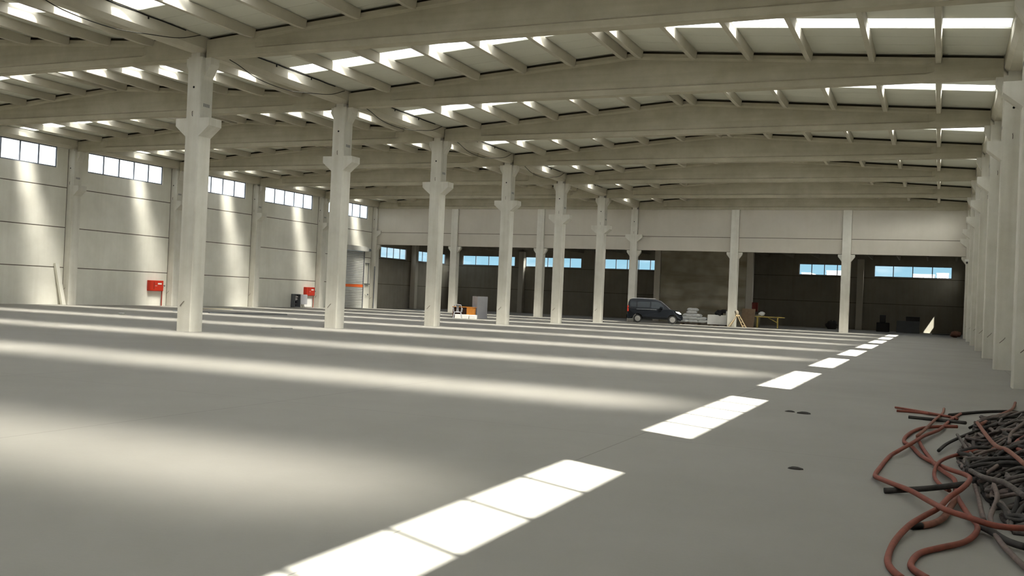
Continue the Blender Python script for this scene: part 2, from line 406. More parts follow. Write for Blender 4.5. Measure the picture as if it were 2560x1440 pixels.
cR = gap_shade(XC1+.03, XR0-.03, RIDGE_R).build('gap_shade_strip', MT['gap_shade']); cL = gap_shade(XL1+.03, XC0-.03, RIDGE_L).build('gap_shade_strip', MT['gap_shade'])
bdesc = {-1: 'just out of the picture above the camera', 0: 'nearest in view', 1: 'second from the camera', 2: 'third from the camera', 3: 'fourth from the camera', 4: 'fifth from the camera', 5: 'sixth from the camera', 6: 'farthest, resting along the end wall'}
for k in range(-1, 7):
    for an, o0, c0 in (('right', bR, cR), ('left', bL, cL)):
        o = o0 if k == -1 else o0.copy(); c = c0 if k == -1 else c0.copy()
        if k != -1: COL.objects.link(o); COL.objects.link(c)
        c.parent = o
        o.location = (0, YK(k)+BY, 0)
        tag(o, 'long tapered concrete roof beam over the %s aisle, %s' % (an, bdesc[k]), 'roof beam', 'tapered concrete roof beams')
# ------------------------------------------------------------------ purlins
def purlin_mesh(xc, z_top, k):
    y0, y1 = YK(k)+BY+.01, YK(k+1)+BY-.01
    e = .205
    def sec(y, zb): return [(xc-.07,y,zb),(xc+.07,y,zb),(xc+.10,y,z_top-.06),(xc+.10,y,z_top),(xc-.10,y,z_top),(xc-.10,y,z_top-.06)]
    zt = z_top
    lo, hi_ = zt-.265, zt-.30
    return MB().loft([sec(y0+.17, lo), sec(y0+.6, hi_), sec(y1-.6, hi_), sec(y1-.17, lo)])
pord = ['next to ridge', 'second from ridge', 'third from ridge', 'fourth from ridge', 'fifth from ridge', 'outermost']
for k in range(-1, 6):
    for an, rx in (('right', RIDGE_R), ('left', RIDGE_L)):
        for sgn in (-1, 1):
            for i, d in enumerate(PURL):
                zt = roof_z(d+.10)-.001
                o = purlin_mesh(rx+sgn*d, zt, k).build('roof_purlin', MT['purlin'])
                tag(o, 'roof purlin, %s aisle, %s slope, %s, %s' % (an, 'left' if sgn < 0 else 'right', pord[i], bayname(k)), 'purlin', 'roof purlins')
# ------------------------------------------------------------------ gutter beams along the three column rows
def gutter(x0, x1, k, mirror=None):
    y0, y1 = YK(k)+.28+.01, YK(k+1)+.28-.01
    xm = (x0+x1)/2
    pts = [(xm-.15, 8.58), (xm+.15, 8.58), (x1, 8.72), (x1, 9.075), (x1-.10, 9.095), (x0+.10, 9.095), (x0, 9.075), (x0, 8.72)]
    return MB().loft([[(x, y, z) for x, z in pts] for y in (y0, y1)])
for k in range(-1, 6):
    for nm, x0, x1 in (('central column row', XC0, XC1), ('left wall columns', XL1-.54, XL1), ('right wall columns', XR0, XR0+.54)):
        if nm.startswith('left') and k < 1: continue
        o = gutter(x0, x1, k).build('gutter_beam', MT['purlin'])
        tag(o, 'concrete gutter beam on the %s, %s' % (nm, bayname(k)), 'gutter beam', 'concrete gutter beams')
# hanging cables along the central gutter beams
def cable(name, pts, r, label):
    # smooth the polyline
    P = [Vector(p) for p in pts]; out_ = []
    for i in range(len(P)-1):
        p0 = P[max(i-1, 0)]; p1 = P[i]; p2 = P[i+1]; p3 = P[min(i+2, len(P)-1)]
        for j in range(5):
            t = j/5; out_.append(.5*((2*p1)+(-p0+p2)*t+(2*p0-5*p1+4*p2-p3)*t*t+(-p0+3*p1-3*p2+p3)*t**3))
    out_.append(P[-1]); return tag(MB().tube(out_, r, 6).build(name, MT['cable'], smooth=True), label, 'cable', 'cables slung along the central gutter beams')
cab = [(0, .55, 9.03), (0, 1.1, 8.68), (.03, 1.6, 8.56), (.05, 2.6, 8.33), (.05, 4.2, 8.30), (.05, 5.7, 8.50), (.03, 6.8, 8.70), (.0, 7.70, 9.02)]
for k in range(-1, 4):
    cable('hanging_cable', [(XC1+.03+a, YK(k)+b, z+(.04*(k % 2))) for a, b, z in cab], .013,
          'thin black cable sagging below the central gutter beam, ' + bayname(k))
for k in range(-1, 5):
    mb = MB(); ys = [YK(k)+.6+i*.5 for i in range(14)]
    mb.tube([(XC1+.012, y, 9.055+.008*math.sin(y*5)) for y in ys], .016, 6)
    for y in ys[2::4]: mb.box(XC1+.0, XC1+.03, y-.015, y+.015, 8.97, 9.05)
    tag(mb.build('fixing_rail', MT['cable']), 'dark cable run clipped along central gutter beam, ' + bayname(k), 'cable', 'dark cable runs on the central gutter beams')
# ------------------------------------------------------------------ walls with openings
def split(r, holes):
    rects = [r]
    for h in holes:
        nr_ = []
        for a in rects:
            u0, u1, z0, z1 = a; h0, h1, g0, g1 = h
            if h0 >= u1 or h1 <= u0 or g0 >= z1 or g1 <= z0: nr_.append(a); continue
            if h0 > u0: nr_.append((u0, h0, z0, z1))
            if h1 < u1: nr_.append((h1, u1, z0, z1))
            m0, m1 = max(u0, h0), min(u1, h1)
            if g0 > z0: nr_.append((m0, m1, z0, g0))
            if g1 < z1: nr_.append((m0, m1, g1, z1))
        rects = nr_
    return rects
def wall(name, axis, pos, out_dir, bays, joints, ztop, holes, m, th=.16, z0=0, jw=.024):
    """axis 'y': wall in the YZ plane at x=pos (inner face), thickness towards out_dir; axis 'x': XZ plane at y=pos"""
    mb = MB(); jm = MB(); g = jw
    def put(r, a, b, mb=mb):
        u0, u1, z0_, z1_ = r; p0, p1 = sorted((pos+out_dir*a, pos+out_dir*b))
        if axis == 'y': mb.box(p0, p1, u0, u1, z0_, z1_)
        else: mb.box(u0, u1, p0, p1, z0_, z1_)
    for b0, b1 in bays:
        for r in split((b0, b1, z0, ztop), holes): put(r, .035, th)
        zs = [z0] + list(joints) + [ztop]
        for i in range(len(zs)-1):
            for r in split((b0+.012, b1-.012, zs[i]+(g if i else 0), zs[i+1]-(g if i < len(zs)-2 else 0)), holes): put(r, 0, .036)
            if i:
                for r in split((b0+.012, b1-.012, zs[i]-g, zs[i]+g), holes): put(r, .016, .036, jm)
    w_ = struct(mb.build(name, m))
    if jm.v: jm.build('joint_strip', MT['dark_joint'], w_)
    return w_
WN = [0]
def window(axis, pos, out_dir, u0, u1, z0, z1, n, inset=.03, bar=.07, openp=()):
    WN[0] += 1; mb = MB(); t0, t1 = sorted((pos+out_dir*inset, pos+out_dir*(inset+.05)))
    def put(m_, a, b, c, d, p0=t0, p1=t1):
        if axis == 'y': m_.box(p0, p1, a, b, c, d)
        else: m_.box(a, b, p0, p1, c, d)
    put(mb, u0, u1, z0, z0+bar); put(mb, u0, u1, z1-bar, z1)
    for i in range(n+1):
        u = u0+(u1-u0)*i/n; hw = bar*.5
        a, b = (u0, u0+bar*.8) if i == 0 else (u1-bar*.8, u1) if i == n else (u-hw, u+hw)
        put(mb, a, b, z0+bar, z1-bar)
    f = struct(mb.build('window_%d' % WN[0], MT['frame']))
    g = MB(); tm = (t0+t1)/2
    for i in range(n):
        a = u0+(u1-u0)*i/n+bar*.4; b = u0+(u1-u0)*(i+1)/n-bar*.4
        put(g, a, b, z0+bar*.6, z1-bar*.6, tm-.003, tm+.003)
    g.build('glass', MT['glass'], f)
    return f
JZ = (2.04, 4.24, 6.43)
LY0, LY1, LZ0, LZ1 = 1.36, 7.11, 7.46, 8.60
lh = [(YK(k)+LY0, YK(k)+LY1, LZ0, LZ1) for k in range(K0, K1)]
lb_ = [(YK(k)+.28, YK(k+1)+.28) for k in range(K0, K1)]
lb_[0] = (YFRONT-.3, lb_[0][1]); lb_[-1] = (lb_[-1][0], YEND+.5)
DOOR = (66.3, 69.25, 0, 4.75)
wall('wall_left', 'y', WL, -1, lb_, JZ, 9.12, lh+[DOOR], MT['wall'])
for h in lh: window('y', WL, -1, *h, 5, .05)
rh = [(YK(k)+.85, YK(k)+6.26, 7.45, 8.69) for k in range(K0, K1)]
wall('wall_right', 'y', WR, 1, lb_, JZ, 9.12, rh, MT['wall'], th=.10)
for h in rh: window('y', WR, 1, *h, 5, .03, .04)
struct(MB().box(-44.5, 2.2, YFRONT-.5, YFRONT-.3, 0, 10.2).build('wall_front', MT['wall']))
mb = MB()
for k in range(1, 7):
    mb.box(WL-.004, WL+.006, YK(k)-.030, YK(k)-.003, 0, 8.55)
    if k < 6: mb.box(WL-.004, WL+.006, YK(k)+.563, YK(k)+.585, 0, 8.55)
struct(mb.build('trim_3', MT['dark_joint']))
# end wall: hanging panels above the opening
EB = [XL1+.0] + [x for e in EX[:2] for x in (e, e+.58)] + [XC0, XC1] + [x for e in EX[2:] for x in (e, e+.58)] + [XR0]
ebays = [(EB[i]+.004, EB[i+1]-.004) for i in range(0, len(EB), 2)]
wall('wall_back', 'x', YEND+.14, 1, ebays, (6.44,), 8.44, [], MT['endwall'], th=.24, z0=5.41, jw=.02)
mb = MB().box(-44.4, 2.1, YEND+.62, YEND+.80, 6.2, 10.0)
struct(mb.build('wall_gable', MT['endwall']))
# ------------------------------------------------------------------ annex beyond the opening
AY0 = YEND+.5
AL = [(71.9, 76.3, 4.36, 5.37), (78.2, 83.9, 4.36, 5.37)]
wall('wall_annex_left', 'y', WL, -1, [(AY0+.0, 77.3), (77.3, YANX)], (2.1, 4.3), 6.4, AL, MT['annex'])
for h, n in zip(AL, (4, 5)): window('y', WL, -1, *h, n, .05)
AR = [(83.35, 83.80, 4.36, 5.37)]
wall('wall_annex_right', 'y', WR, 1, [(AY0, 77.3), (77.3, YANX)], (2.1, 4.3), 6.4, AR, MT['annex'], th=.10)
window('y', WR, 1, *AR[0], 1, .03, .03)
AB = [(-42.9, -37.3, 4), (-36.2, -30.55, 5), (-28.3, -22.9, 5), (-11.0, -6.9, 4), (-5.02, .83, 4)]
ah = [(a, b, 4.38, 5.36) for a, b, n in AB]
abays = [(-44.2, -36.4), (-36.4, -28.8), (-28.8, -21.2), (-21.2, -13.7), (-13.7, -6.0), (-6.0, 1.92)]
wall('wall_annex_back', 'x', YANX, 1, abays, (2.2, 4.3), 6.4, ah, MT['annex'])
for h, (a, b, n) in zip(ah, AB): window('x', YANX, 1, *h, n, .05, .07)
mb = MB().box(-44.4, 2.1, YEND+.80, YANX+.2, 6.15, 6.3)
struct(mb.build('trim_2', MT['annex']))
mb = MB().box(-20.92, -14.02, 77.35, 77.55, 0, 5.8)
tag(mb.build('stained_partition', MT['stained']), 'brown stained concrete partition wall behind the white sacks', 'partition wall')
acol = MB().box(0, .5, 0, .5, 0, 5.79).build('annex_column', MT['endwall'], bevel=.02)
al = [(-21.45, 77.3, 'behind the van roof, left edge of the stained partition'), (-14.0, 77.3, 'behind the leaning boards, right edge of the stained partition'),
      (-36.68, YANX-.55, 'left of the second far window'), (-29.11, YANX-.55, 'between the second and third far windows'), (-6.3, YANX-.55, 'left of the rightmost far window'), (-44.15, 77.05, 'on the far left wall between two open windows')]
for i, (x, y, lb) in enumerate(al):
    o = acol if i == 0 else acol.copy()
    if i: COL.objects.link(o)
    o.location = (x, y, 0); tag(o, 'dim concrete column in the low rear hall, ' + lb, 'column', 'columns of the low rear hall')
for i, x in enumerate([-43+2.1*j for j in range(22)]):
    mb = MB().loft([[(x-.05, y, 5.80), (x+.05, y, 5.80), (x+.09, y, 6.145), (x-.09, y, 6.145)] for y in (AY0+.32, YANX-.02)])
    n_ = i+1; w_ = ['first','second','third','fourth','fifth','sixth','seventh','eighth','ninth','tenth','eleventh'][i if i < 11 else 21-i]
    tag(mb.build('annex_joist', MT['annex']), '%s dark joist from the %s under the low rear hall roof' % (w_, 'left' if i < 11 else 'right'), 'joist', 'joists of the low rear hall roof')
# ------------------------------------------------------------------ what the far windows look out on
for x0, x1, z1, lb in ((-6.4, -1.4, 11.2, 'white building outside, in the third pane of the rightmost far window'), (-.9, 1.75, 11.6, 'white building outside, in the last pane of the rightmost far window'),
                     (-33.2, -31.2, 10.8, 'low white building outside, in the left pane of the fourth far window'), (-27.0, -21.6, 11.5, 'white building outside, just left of the fourth opening column')):
    root = thing('distant_building', lb, 'building', (x0, 262, 0))
    wd = x1-x0
    MB().box(0, wd, 0, 14, 0, z1).build('wall', MT['extwhite'], root)
    MB().box(-.1, wd+.1, -.1, 14.1, z1, z1+.25).build('roof_edge', MT['steel'], root)
    mb = MB()
    for i in range(3): mb.box(wd*(i+1)/4-.05, wd*(i+1)/4+.05, -.10, 0, 0, z1)
    mb.build('downpipe', MT['greymetal'], root)
# ------------------------------------------------------------------ roller shutter door and fittings
dr = bpy.data.objects.new('door_1', None); COL.objects.link(dr); dr.location = (WL+.02, 66.3, 0); struct(dr)
mb = MB(); n = 34
for i in range(n):
    z = 4.72*i/n; h = 4.72/n
    if 1.74 < z+h/2 < 1.94: continue
    mb.loft([[(x, y, zz) for x, zz in ((-.02, z), (.012, z+h*.25), (.018, z+h*.5), (.012, z+h*.75), (-.02, z+h*.98), (-.04, z+h*.98), (-.04, z))] for y in (.03, 2.90)])
mb.build('shutter_slats', MT['steel'], dr)
MB().box(-.03, .02, .03, 2.90, 1.735, 1.955).build('stripe', MT['orange'], dr)
MB().box(-.05, .05, -.03, .05, 0, 4.78).box(-.05, .05, 2.88, 2.97, 0, 4.78).build('side_rail', MT['greydark'], dr)
bx = MB().box(.0, .42, -.15, 3.02, 4.72, 5.12).build('shutter_box', MT['steel'], dr, bevel=.02)
MB().box(.05, .35, 3.03, 3.34, 4.78, 4.98).cyl((.2, 3.45, 4.88), 'y', .09, .22).build('motor', MT['greydark'], dr)
t = thing('wall_bracket', 'thin dark metal rails fixed beside the roller shutter door', 'bracket', (WL, 69.45, 0))
MB().box(0, .10, .0, .55, 3.74, 3.79).build('rail', MT['greydark'], t)
MB().box(0, .14, .0, .60, 1.98, 2.04).build('rail', MT['greydark'], t)
MB().box(0, .04, .52, .57, 2.04, 3.74).build('upright', MT['greydark'], t)
t = thing('wall_tap', 'small pipe fitting low on wall beside the shutter door', 'pipe fitting', (WL, 69.55, 0))
MB().tube([(.05, 0, 1.15), (.08, .1, 1.05), (.08, .3, 1.05), (.05, .42, 1.15)], .02, 8).build('pipe', MT['steel'], t)
MB().cyl((.06, .42, 1.15), 'x', .06, .05).build('valve', MT['greydark'], t)
tag(MB().tube([(XL1+.0, YEND-.055, 0), (XL1+.0, YEND-.055, 3.55)], .05, 10).build('downpipe', MT['greydark']), 'dark vertical pipe on corner column right of the shutter door', 'pipe')
# fire hose cabinets
def hose_cabinet(y, label):
    t = thing('fire_hose_cabinet', label, 'fire hose cabinet', (WL+.02, y, 0), 0, 'red fire hose cabinets on the left wall')
    b = MB().box(0, .24, 0, 1.12, .90, 1.55).build('cabinet', MT['red'], t, bevel=.02)
    d = MB().box(.241, .262, .03, 1.09, .93, 1.52).build('door', MT['red'], t, bevel=.008)
    MB().box(.262, .268, .62, .94, 1.31, 1.40).build('sticker', MT['white'], d)
    MB().box(.262, .267, .29, .335, 1.02, 1.46).build('slot', MT['darkred'], d)
    MB().cyl((.27, .42, 1.22), 'x', .022, .02).cyl((.27, .52, 1.22), 'x', .022, .02).build('latch', MT['steel'], d)
    MB().tube([(.10, 1.14, 1.46), (.10, 1.155, 1.30), (.10, 1.155, 0)], .035, 10).build('pipe', mat('red_brown_pipe', (.30, .05, .03), .5), t)
    v = MB(); v.cyl((.10, 1.22, 1.24), 'y', .025, .18); v.cyl((.13, 1.32, 1.24), 'x', .05, .03); v.cyl((.10, 1.2, 1.12), 'y', .02, .14); v.build('valve', MT['greydark'], t)
    return t
hose_cabinet(45.1, 'red fire hose cabinet on left wall left of the nearest column')
hose_cabinet(61.0, 'red fire hose cabinet on left wall above the open grey box')
# open grey electrical box + white board
t = thing('electrical_enclosure', 'open grey metal electrical box on floor under the red cabinet', 'electrical box', (-44.14, 59.45, 0))
mb = MB(); mb.box(0, .35, 0, .04, 0, 1.0); mb.box(0, .35, .66, .70, 0.0, 1.0); mb.box(0, .35, .04, .66, .96, 1.0); mb.box(0, .35, .04, .66, 0, .04); mb.box(0, .03, .04, .66, .04, .96)
mb.build('cabinet', MT['greydark'], t)
MB().box(.03, .06, .10, .60, .28, .90).build('mounting_plate', MT['greymetal'], t)
MB().box(.06, .16, .40, .62, .75, .84).box(.06, .16, .38, .56, .58, .66).build('component', MT['white'], t)
MB().box(.06, .18, .42, .60, .30, .50).box(.06, .2, .30, .42, .06, .24).build('contactor', MT['black'], t)
MB().box(.345, .375, .71, 1.50, .24, .98).build('door', MT['greymetal'], t, bevel=.01)
MB().tube([(.30, .9, .25), (.30, 1.0, .12), (.3, 1.05, 0.02)], .015, 6).build('cable', MT['black'], t)
mb = MB(); pts = []
for cx, cz, a0 in ((.14, .14, 180), (.86, .14, 270), (.86, .56, 0), (.14, .56, 90)):
    for q in range(0, 91, 18): pts.append((cx+.13*math.cos(R_(a0+q)), cz+.13*math.sin(R_(a0+q))))
mb.loft([[(x, y, z) for y, z in pts] for x in (0, .06)])
o = mb.build('rounded_panel', MT['white'], loc=(-44.17, 61.05, .03)); tag(o, 'white panel with rounded corners leaning below the second red cabinet', 'panel')
# leaning post
mb = MB(); mb.loft([[(0, 0, 0), (.16, 0, 0), (.16, .24, 0), (0, .24, 0)], [(-.18, -.42, 2.25), (-.02, -.42, 2.25), (-.02, -.18, 2.25), (-.18, -.18, 2.25)]])
tag(mb.build('concrete_post', MT['wall'], loc=(-43.98, 38.62, 0), bevel=.01), 'short pale concrete post leaning against the left wall by leftmost column', 'post')
# ------------------------------------------------------------------ flat things on the floor
def plank(x0, y0, x1, y1, wd, h, m, lb, cat='plank'):
    d = Vector((x1-x0, y1-y0, 0)); L = d.length
    o = MB().box(0, L, -wd/2, wd/2, 0, h).build('floor_'+cat, m, loc=(x0, y0, 0), bevel=.004); o.rotation_euler = (0, 0, math.atan2(d.y, d.x)); tag(o, lb, cat)
plank(-33.9, 38.9, -31.9, 42.6, .28, .05, MT['greydark'], 'long dark steel profile lying on the floor behind the nearest column')
plank(-36.0, 38.6, -34.2, 40.4, .22, .04, MT['greydark'], 'dark steel profile on floor left of the nearest central column')
plank(-39.2, 44.4, -38.6, 46.2, .30, .06, MT['plygrey'], 'grey board lying on floor near left wall')
plank(-21.85, 28.35, -21.35, 28.9, .18, .02, MT['greydark'], 'small dark offcut lying between the first two central columns', 'offcut')
plank(-40.0, 70.9, -38.2, 69.6, .9, .04, MT['greydark'], 'dark flat sheet on the floor at the far left opening', 'sheet')
o = MB().box(-.12, .12, -.09, .09, 0, .05).build('crumpled_paper', MT['white'], loc=(-32.83, 32.1, 0), bevel=.03); tag(o, 'small white scrap on the striped floor near left picture edge', 'scrap')
random.seed(5)
for x, y, s, lb in ((-1.93, 14.56, .05, 'small dark clod on floor right of the second sun patch, left one'), (-1.72, 14.45, .07, 'small dark clod on floor right of the second sun patch, right one'), (-1.18, 9.42, .05, 'tiny dark twig on the floor left of the hose heap')):
    mb = MB(); n = 8
    for j in range(3):
        pass
    mb.loft([[(s*1.3*rr*math.cos(q)*(1+.2*random.random()), s*.7*rr*math.sin(q)*(1+.2*random.random()), z) for q in [2*math.pi*i/n for i in range(n)]] for z, rr in ((0, 1), (s*.25, .9), (s*.45, .4))])
    tag(mb.build('floor_clod', MT['rope3'], loc=(x, y, 0)), lb, 'debris')
# ------------------------------------------------------------------ plastic chair, desk, cabinet, blocks
def plastic_chair(loc, rz):
    t = thing('plastic_chair', 'grey plastic garden chair in front of the brown desk', 'chair', loc, rz)
    m = MT['greymetal']
    MB().loft([[(-.22, -.22, z), (.22, -.22, z), (.20, .22, z-.02), (-.20, .22, z-.02)] for z in (.40, .425)]).build('seat', m, t, bevel=.01)
    for sx in (-1, 1):
        for sy in (-1, 1):
            MB().bar((sx*.19, sy*.19, .41), (sx*.26, sy*.26, 0), .055, .035).build('leg', m, t)
        MB().tube([(sx*.25, -.20, .42), (sx*.28, -.18, .62), (sx*.28, .16, .64), (sx*.25, .26, .60)], .022, 8).build('armrest', m, t)
    b = MB()
    pr = [(-.21, .21, .42), (-.24, .27, .66), (-.20, .33, .84), (0, .345, .88), (.20, .33, .84), (.24, .27, .66), (.21, .21, .42)]
    b.tube(pr, .022, 8)
    b.build('backrest_rim', m, t)
    s = MB(); s.loft([[(x*w_, y, z), ] and [(-w_, y, z), (w_, y, z), (w_, y+.012, z), (-w_, y+.012, z)] for w_, y, z, x in ((.10, .215, .43, 1), (.065, .245, .60, 1), (.085, .30, .78, 1), (.15, .33, .86, 1))])
    s.build('backrest_splat', m, t)
    return t
plastic_chair((-27.0, 53.1, 0), R_(205))
t = thing('office_desk', 'brown desk with orange drawer unit beside the grey cabinet', 'desk', (-27.8, 53.9, 0), R_(5))
MB().box(0, 1.42, 0, .62, .70, .735).build('desktop', MT['desk'], t, bevel=.005)
MB().box(.02, .05, .05, .60, 0.05, .70).build('side_panel', MT['desk_dark'], t)
MB().box(.05, 1.38, .52, .545, .24, .70).build('modesty_panel', MT['desk_dark'], t)
d = MB().box(.96, 1.38, .03, .52, .20, .69).build('drawer_unit', MT['desk'], t, bevel=.006)
for i in range(3): MB().box(.98, 1.36, .012, .03, .22+.16*i, .37+.16*i).build('drawer', MT['desk'], d)
for x in (1.0, 1.34):
    MB().box(x-.02, x+.02, .05, .55, 0, .20).build('leg', MT['greydark'], t)
t = thing('storage_cabinet', 'tall plain grey metal cabinet standing at the desk end', 'cabinet', (-26.55, 54.9, 0), R_(71))
MB().box(0, .92, 0, .46, 0, 1.42).build('body', MT['greymetal'], t, bevel=.008)
MB().box(-.012, 0, .02, .225, .03, 1.39).build('door', MT['greymetal'], t)
MB().box(-.012, 0, .235, .44, .03, 1.39).build('door', MT['greymetal'], t)
blk = None
for i, (x, y, lb) in enumerate(((-27.50, 53.35, 'white foam block under left side of plastic chair'), (-27.04, 53.42, 'white foam block between the plastic chair legs'), (-26.58, 53.5, 'white foam block right of the plastic chair legs'))):
    o = MB().box(0, .42, 0, .35, 0, .26).build('foam_block', MT['white'], bevel=.02) if i == 0 else blk.copy()
    if i == 0: blk = o
    else: COL.objects.link(o)
    o.location = (x, y+.35, 0); o.rotation_euler = (0, 0, R_(8)); tag(o, lb, 'block', 'white foam blocks below the desk')
tag(MB().box(-.09, .09, -.07, .07, 0, .17).build('red_can', MT['red'], loc=(-26.62, 54.12, 0), bevel=.02), 'small red container under the desk drawer unit', 'container')
tag(MB().box(-.08, .08, -.07, .07, 0, .15).build('dark_can', MT['black'], loc=(-26.42, 54.14, 0), bevel=.02), 'small dark container right of the red one under desk', 'container')
# ------------------------------------------------------------------ van
def van():
    t = thing('delivery_van', 'dark small van parked side-on before the farthest central column', 'van', (-19.08, 68.85+.72, 0), R_(15.5))
    L0, L1 = -2.05, 1.91   # rear, front
    WB0, WB1, WR_ = -1.28, 1.23, .31
    def half(z):
        base = .855
        if z > .98: base -= .17*((z-.98)/.75)
        if z < .35: base -= .05
        return base
    def arch(cx): return [(cx+.37*math.cos(q), .30+.37*math.sin(q)) for q in [math.pi*(1-i/8) for i in range(9)]]
    low = [(L0+.04, .28)] + [(x, max(z, .26)) for x, z in arch(WB0)] + [(x, max(z, .26)) for x, z in arch(WB1)] + [(L1-.10, .24), (L1, .34), (L1+.01, .60), (L1-.06, .78), (L1-.30, .93), (L1-.72, 1.03), (L1-.80, 1.05), (L0+.02, 1.05), (L0, .60)]
    b = MB()
    b.loft([[(x, s*half(z), z) for x, z in low] for s in (-1, -.9, .9, 1)])
    top = [(L0+.02, 1.04), (L0+.06, 1.45), (L0+.16, 1.68), (L0+.34, 1.74), (L0+1.1, 1.765), (L0+2.0, 1.73), (L0+2.35, 1.66), (L0+2.75, 1.36), (L0+3.08, 1.08), (L1-.78, 1.04)]
    b.loft([[(x, s*half(z), z) for x, z in top] for s in (-1, -.85, .85, 1)])
    b.build('body', MT['carpaint'], t, bevel=.03)
    for s, side in ((-1, 'near'), (1, 'off')):
        def pan(pts, name, m, parent=t, e=.006):
            return MB().loft([[(x, s*(half(z)+e+k), z) for x, z in pts] for k in (-.02, 0)]).build(name, m, parent)
        pan([(L0+.20, 1.15), (L0+.62, 1.15), (L0+.64, 1.52), (L0+.30, 1.54), (L0+.20, 1.44)], 'rear_quarter_window', MT['carglass'])
        pan([(L0+.72, 1.13), (L0+1.60, 1.13), (L0+1.62, 1.54), (L0+.74, 1.54)], 'side_window', MT['carglass'])
        pan([(L0+1.70, 1.10), (L0+2.62, 1.06), (L0+2.66, 1.20), (L0+2.36, 1.50), (L0+2.2, 1.55), (L0+1.72, 1.55)], 'front_door_window', MT['carglass'])
        pan([(L0+.66, .98), (L0+2.1, .98), (L0+2.1, 1.005), (L0+.66, 1.005)], 'side_moulding', MT['greydark'])
        MB().box(L0+2.35, L0+2.55, s*.90-.08, s*.90+.08, 1.08, 1.24).build('door_mirror', MT['carpaint'], t, bevel=.03)
        pan([(L0-.005, .80), (L0+.10, .80), (L0+.09, 1.22), (L0+.0, 1.22)], 'tail_light', MT['red'], e=.012)
        h = MB(); h.loft([[(L1-.50, s*y1, .92), (L1-.22, s*y1, .90), (L1-.04, s*y1, .74), (L1-.16, s*y1, .70), (L1-.42, s*y1, .82)] for y1 in (.62, .868)])
        h.build('headlight', MT['lamp'], t, bevel=.015)
        for cx in (WB0, WB1):
            w_ = MB().tube([(cx, s*.62, WR_), (cx, s*.64, WR_), (cx, s*.80, WR_), (cx, s*.82, WR_)], [WR_-.03, WR_, WR_, WR_-.03], 24)
            wo = w_.build('wheel', MT['rubber'], t, smooth=False)
            hb = MB(); hb.cyl((cx, s*.822, WR_), 'y', .20, .02, 20)
            for i in range(7):
                a = 2*math.pi*i/7; hb.bar((cx+.04*math.cos(a), s*.836, WR_+.04*math.sin(a)), (cx+.18*math.cos(a), s*.836, WR_+.18*math.sin(a)), .035, .012)
            hb.build('wheel_cover', MT['hub'], wo)
    MB().loft([[(L0+2.40, y, 1.655), (L0+3.06, y, 1.12), (L0+3.08, y, 1.13), (L0+2.42, y, 1.675)] for y in (-.66, .66)]).build('windscreen', MT['carglass'], t)
    MB().box(L1-.02, L1+.05, -.80, .80, .30, .58).build('front_bumper', MT['carpaint'], t, bevel=.03)
    MB().box(L0-.05, L0+.04, -.80, .80, .30, .58).build('rear_bumper', MT['carpaint'], t, bevel=.03)
    MB().box(L0+.3, L0+2.0, -.60, -.57, 1.775, 1.80).box(L0+.3, L0+2.0, .57, .60, 1.775, 1.80).build('roof_rail', MT['greymetal'], t)
    MB().box(L1+.01, L1+.055, -.26, .26, .42, .53).build('number_plate', MT['white'], t)
van()
# ------------------------------------------------------------------ sacks, tub, bags
def sack_mesh(seed):
    random.seed(seed); mb = MB(); nu, nv = 16, 9; a, b, c = .40, .27, .135; secs = []
    ph = [random.random()*6.28 for _ in range(4)]
    for i in range(nu+1):
        u = -1+2*i/nu; r = max(.02, (1-abs(u)**4.5))**.5; sec = []
        for j in range(14):
            q = 2*math.pi*j/14; cy = math.cos(q); cz = math.sin(q)
            yy = math.copysign(abs(cy)**.75, cy); zz = math.copysign(abs(cz)**.85, cz)
            wv = 1+.07*math.sin(5*u+ph[0]+2*q)+.05*math.sin(9*u+ph[1]+3*q)
            sec.append((u*a*(1+.03*math.sin(3*q+ph[2])), yy*b*wv*(.80+.20*r), c+zz*c*r*wv))
        secs.append(sec)
    mb.loft(secs); return mb
x0, y0 = -17.40, 71.5
sk = [sack_mesh(i) for i in range(4)]; sobj = []
lay = [(-.05,0,0,5),(.68,.05,0,-4),(1.40,.1,0,8),(.1,.5,0,0),(.85,.55,0,6),(.0,.1,.23,14),(.62,.12,.23,-8),(1.28,.15,.22,3),(.28,.2,.45,4),(.88,.15,.44,-12),(.50,.2,.66,8),(.58,.25,.86,-6)]
sl = ['bottom left', 'bottom middle', 'bottom right', 'bottom row behind, left', 'bottom row behind, right', 'second layer left', 'second layer middle', 'second layer right', 'third layer left', 'third layer right', 'just under the topmost', 'topmost']
for i, (x, y, z, a) in enumerate(lay):
    if i < 4: o = sk[i].build('filled_sack', MT['sack'], smooth=True); sobj.append(o)
    else: o = sobj[i % 4].copy(); COL.objects.link(o)
    o.location = (x0+x, y0+y, z+.10); o.rotation_euler = (0, 0, R_(a))
    tag(o, 'white sack in the heap right of the van, ' + sl[i], 'sack', 'heap of white sacks')
t = thing('pallet', 'low wooden pallet under the heap of white sacks', 'pallet', (-17.6, 71.22, 0), R_(3))
mb = MB()
for i in range(5): mb.box(0, 2.5, i*.25, i*.25+.16, .08, .10)
mb.build('deck_board', MT['ply'], t)
for i in range(3): MB().box(i*1.2, i*1.2+.1, 0, 1.16, 0, .08).build('bearer', MT['ply'], t)
t = thing('plastic_tub', 'large white open tub holding a black bag left of the column', 'tub', (-15.55, 71.0, 0.09), R_(6))
mb = MB(); W_, D_, H_ = 1.42, .95, .76
mb.box(0, W_, 0, .04, 0, H_*.93); mb.box(0, W_, D_-.04, D_, 0, H_*.93); mb.box(0, .04, .04, D_-.04, 0, H_*.93); mb.box(.04, W_-.04, .04, D_-.04, 0, .05); mb.box(W_-.10, W_, .0, D_, 0, H_+.25)
mb.build('tub', MT['white'], t, bevel=.02)
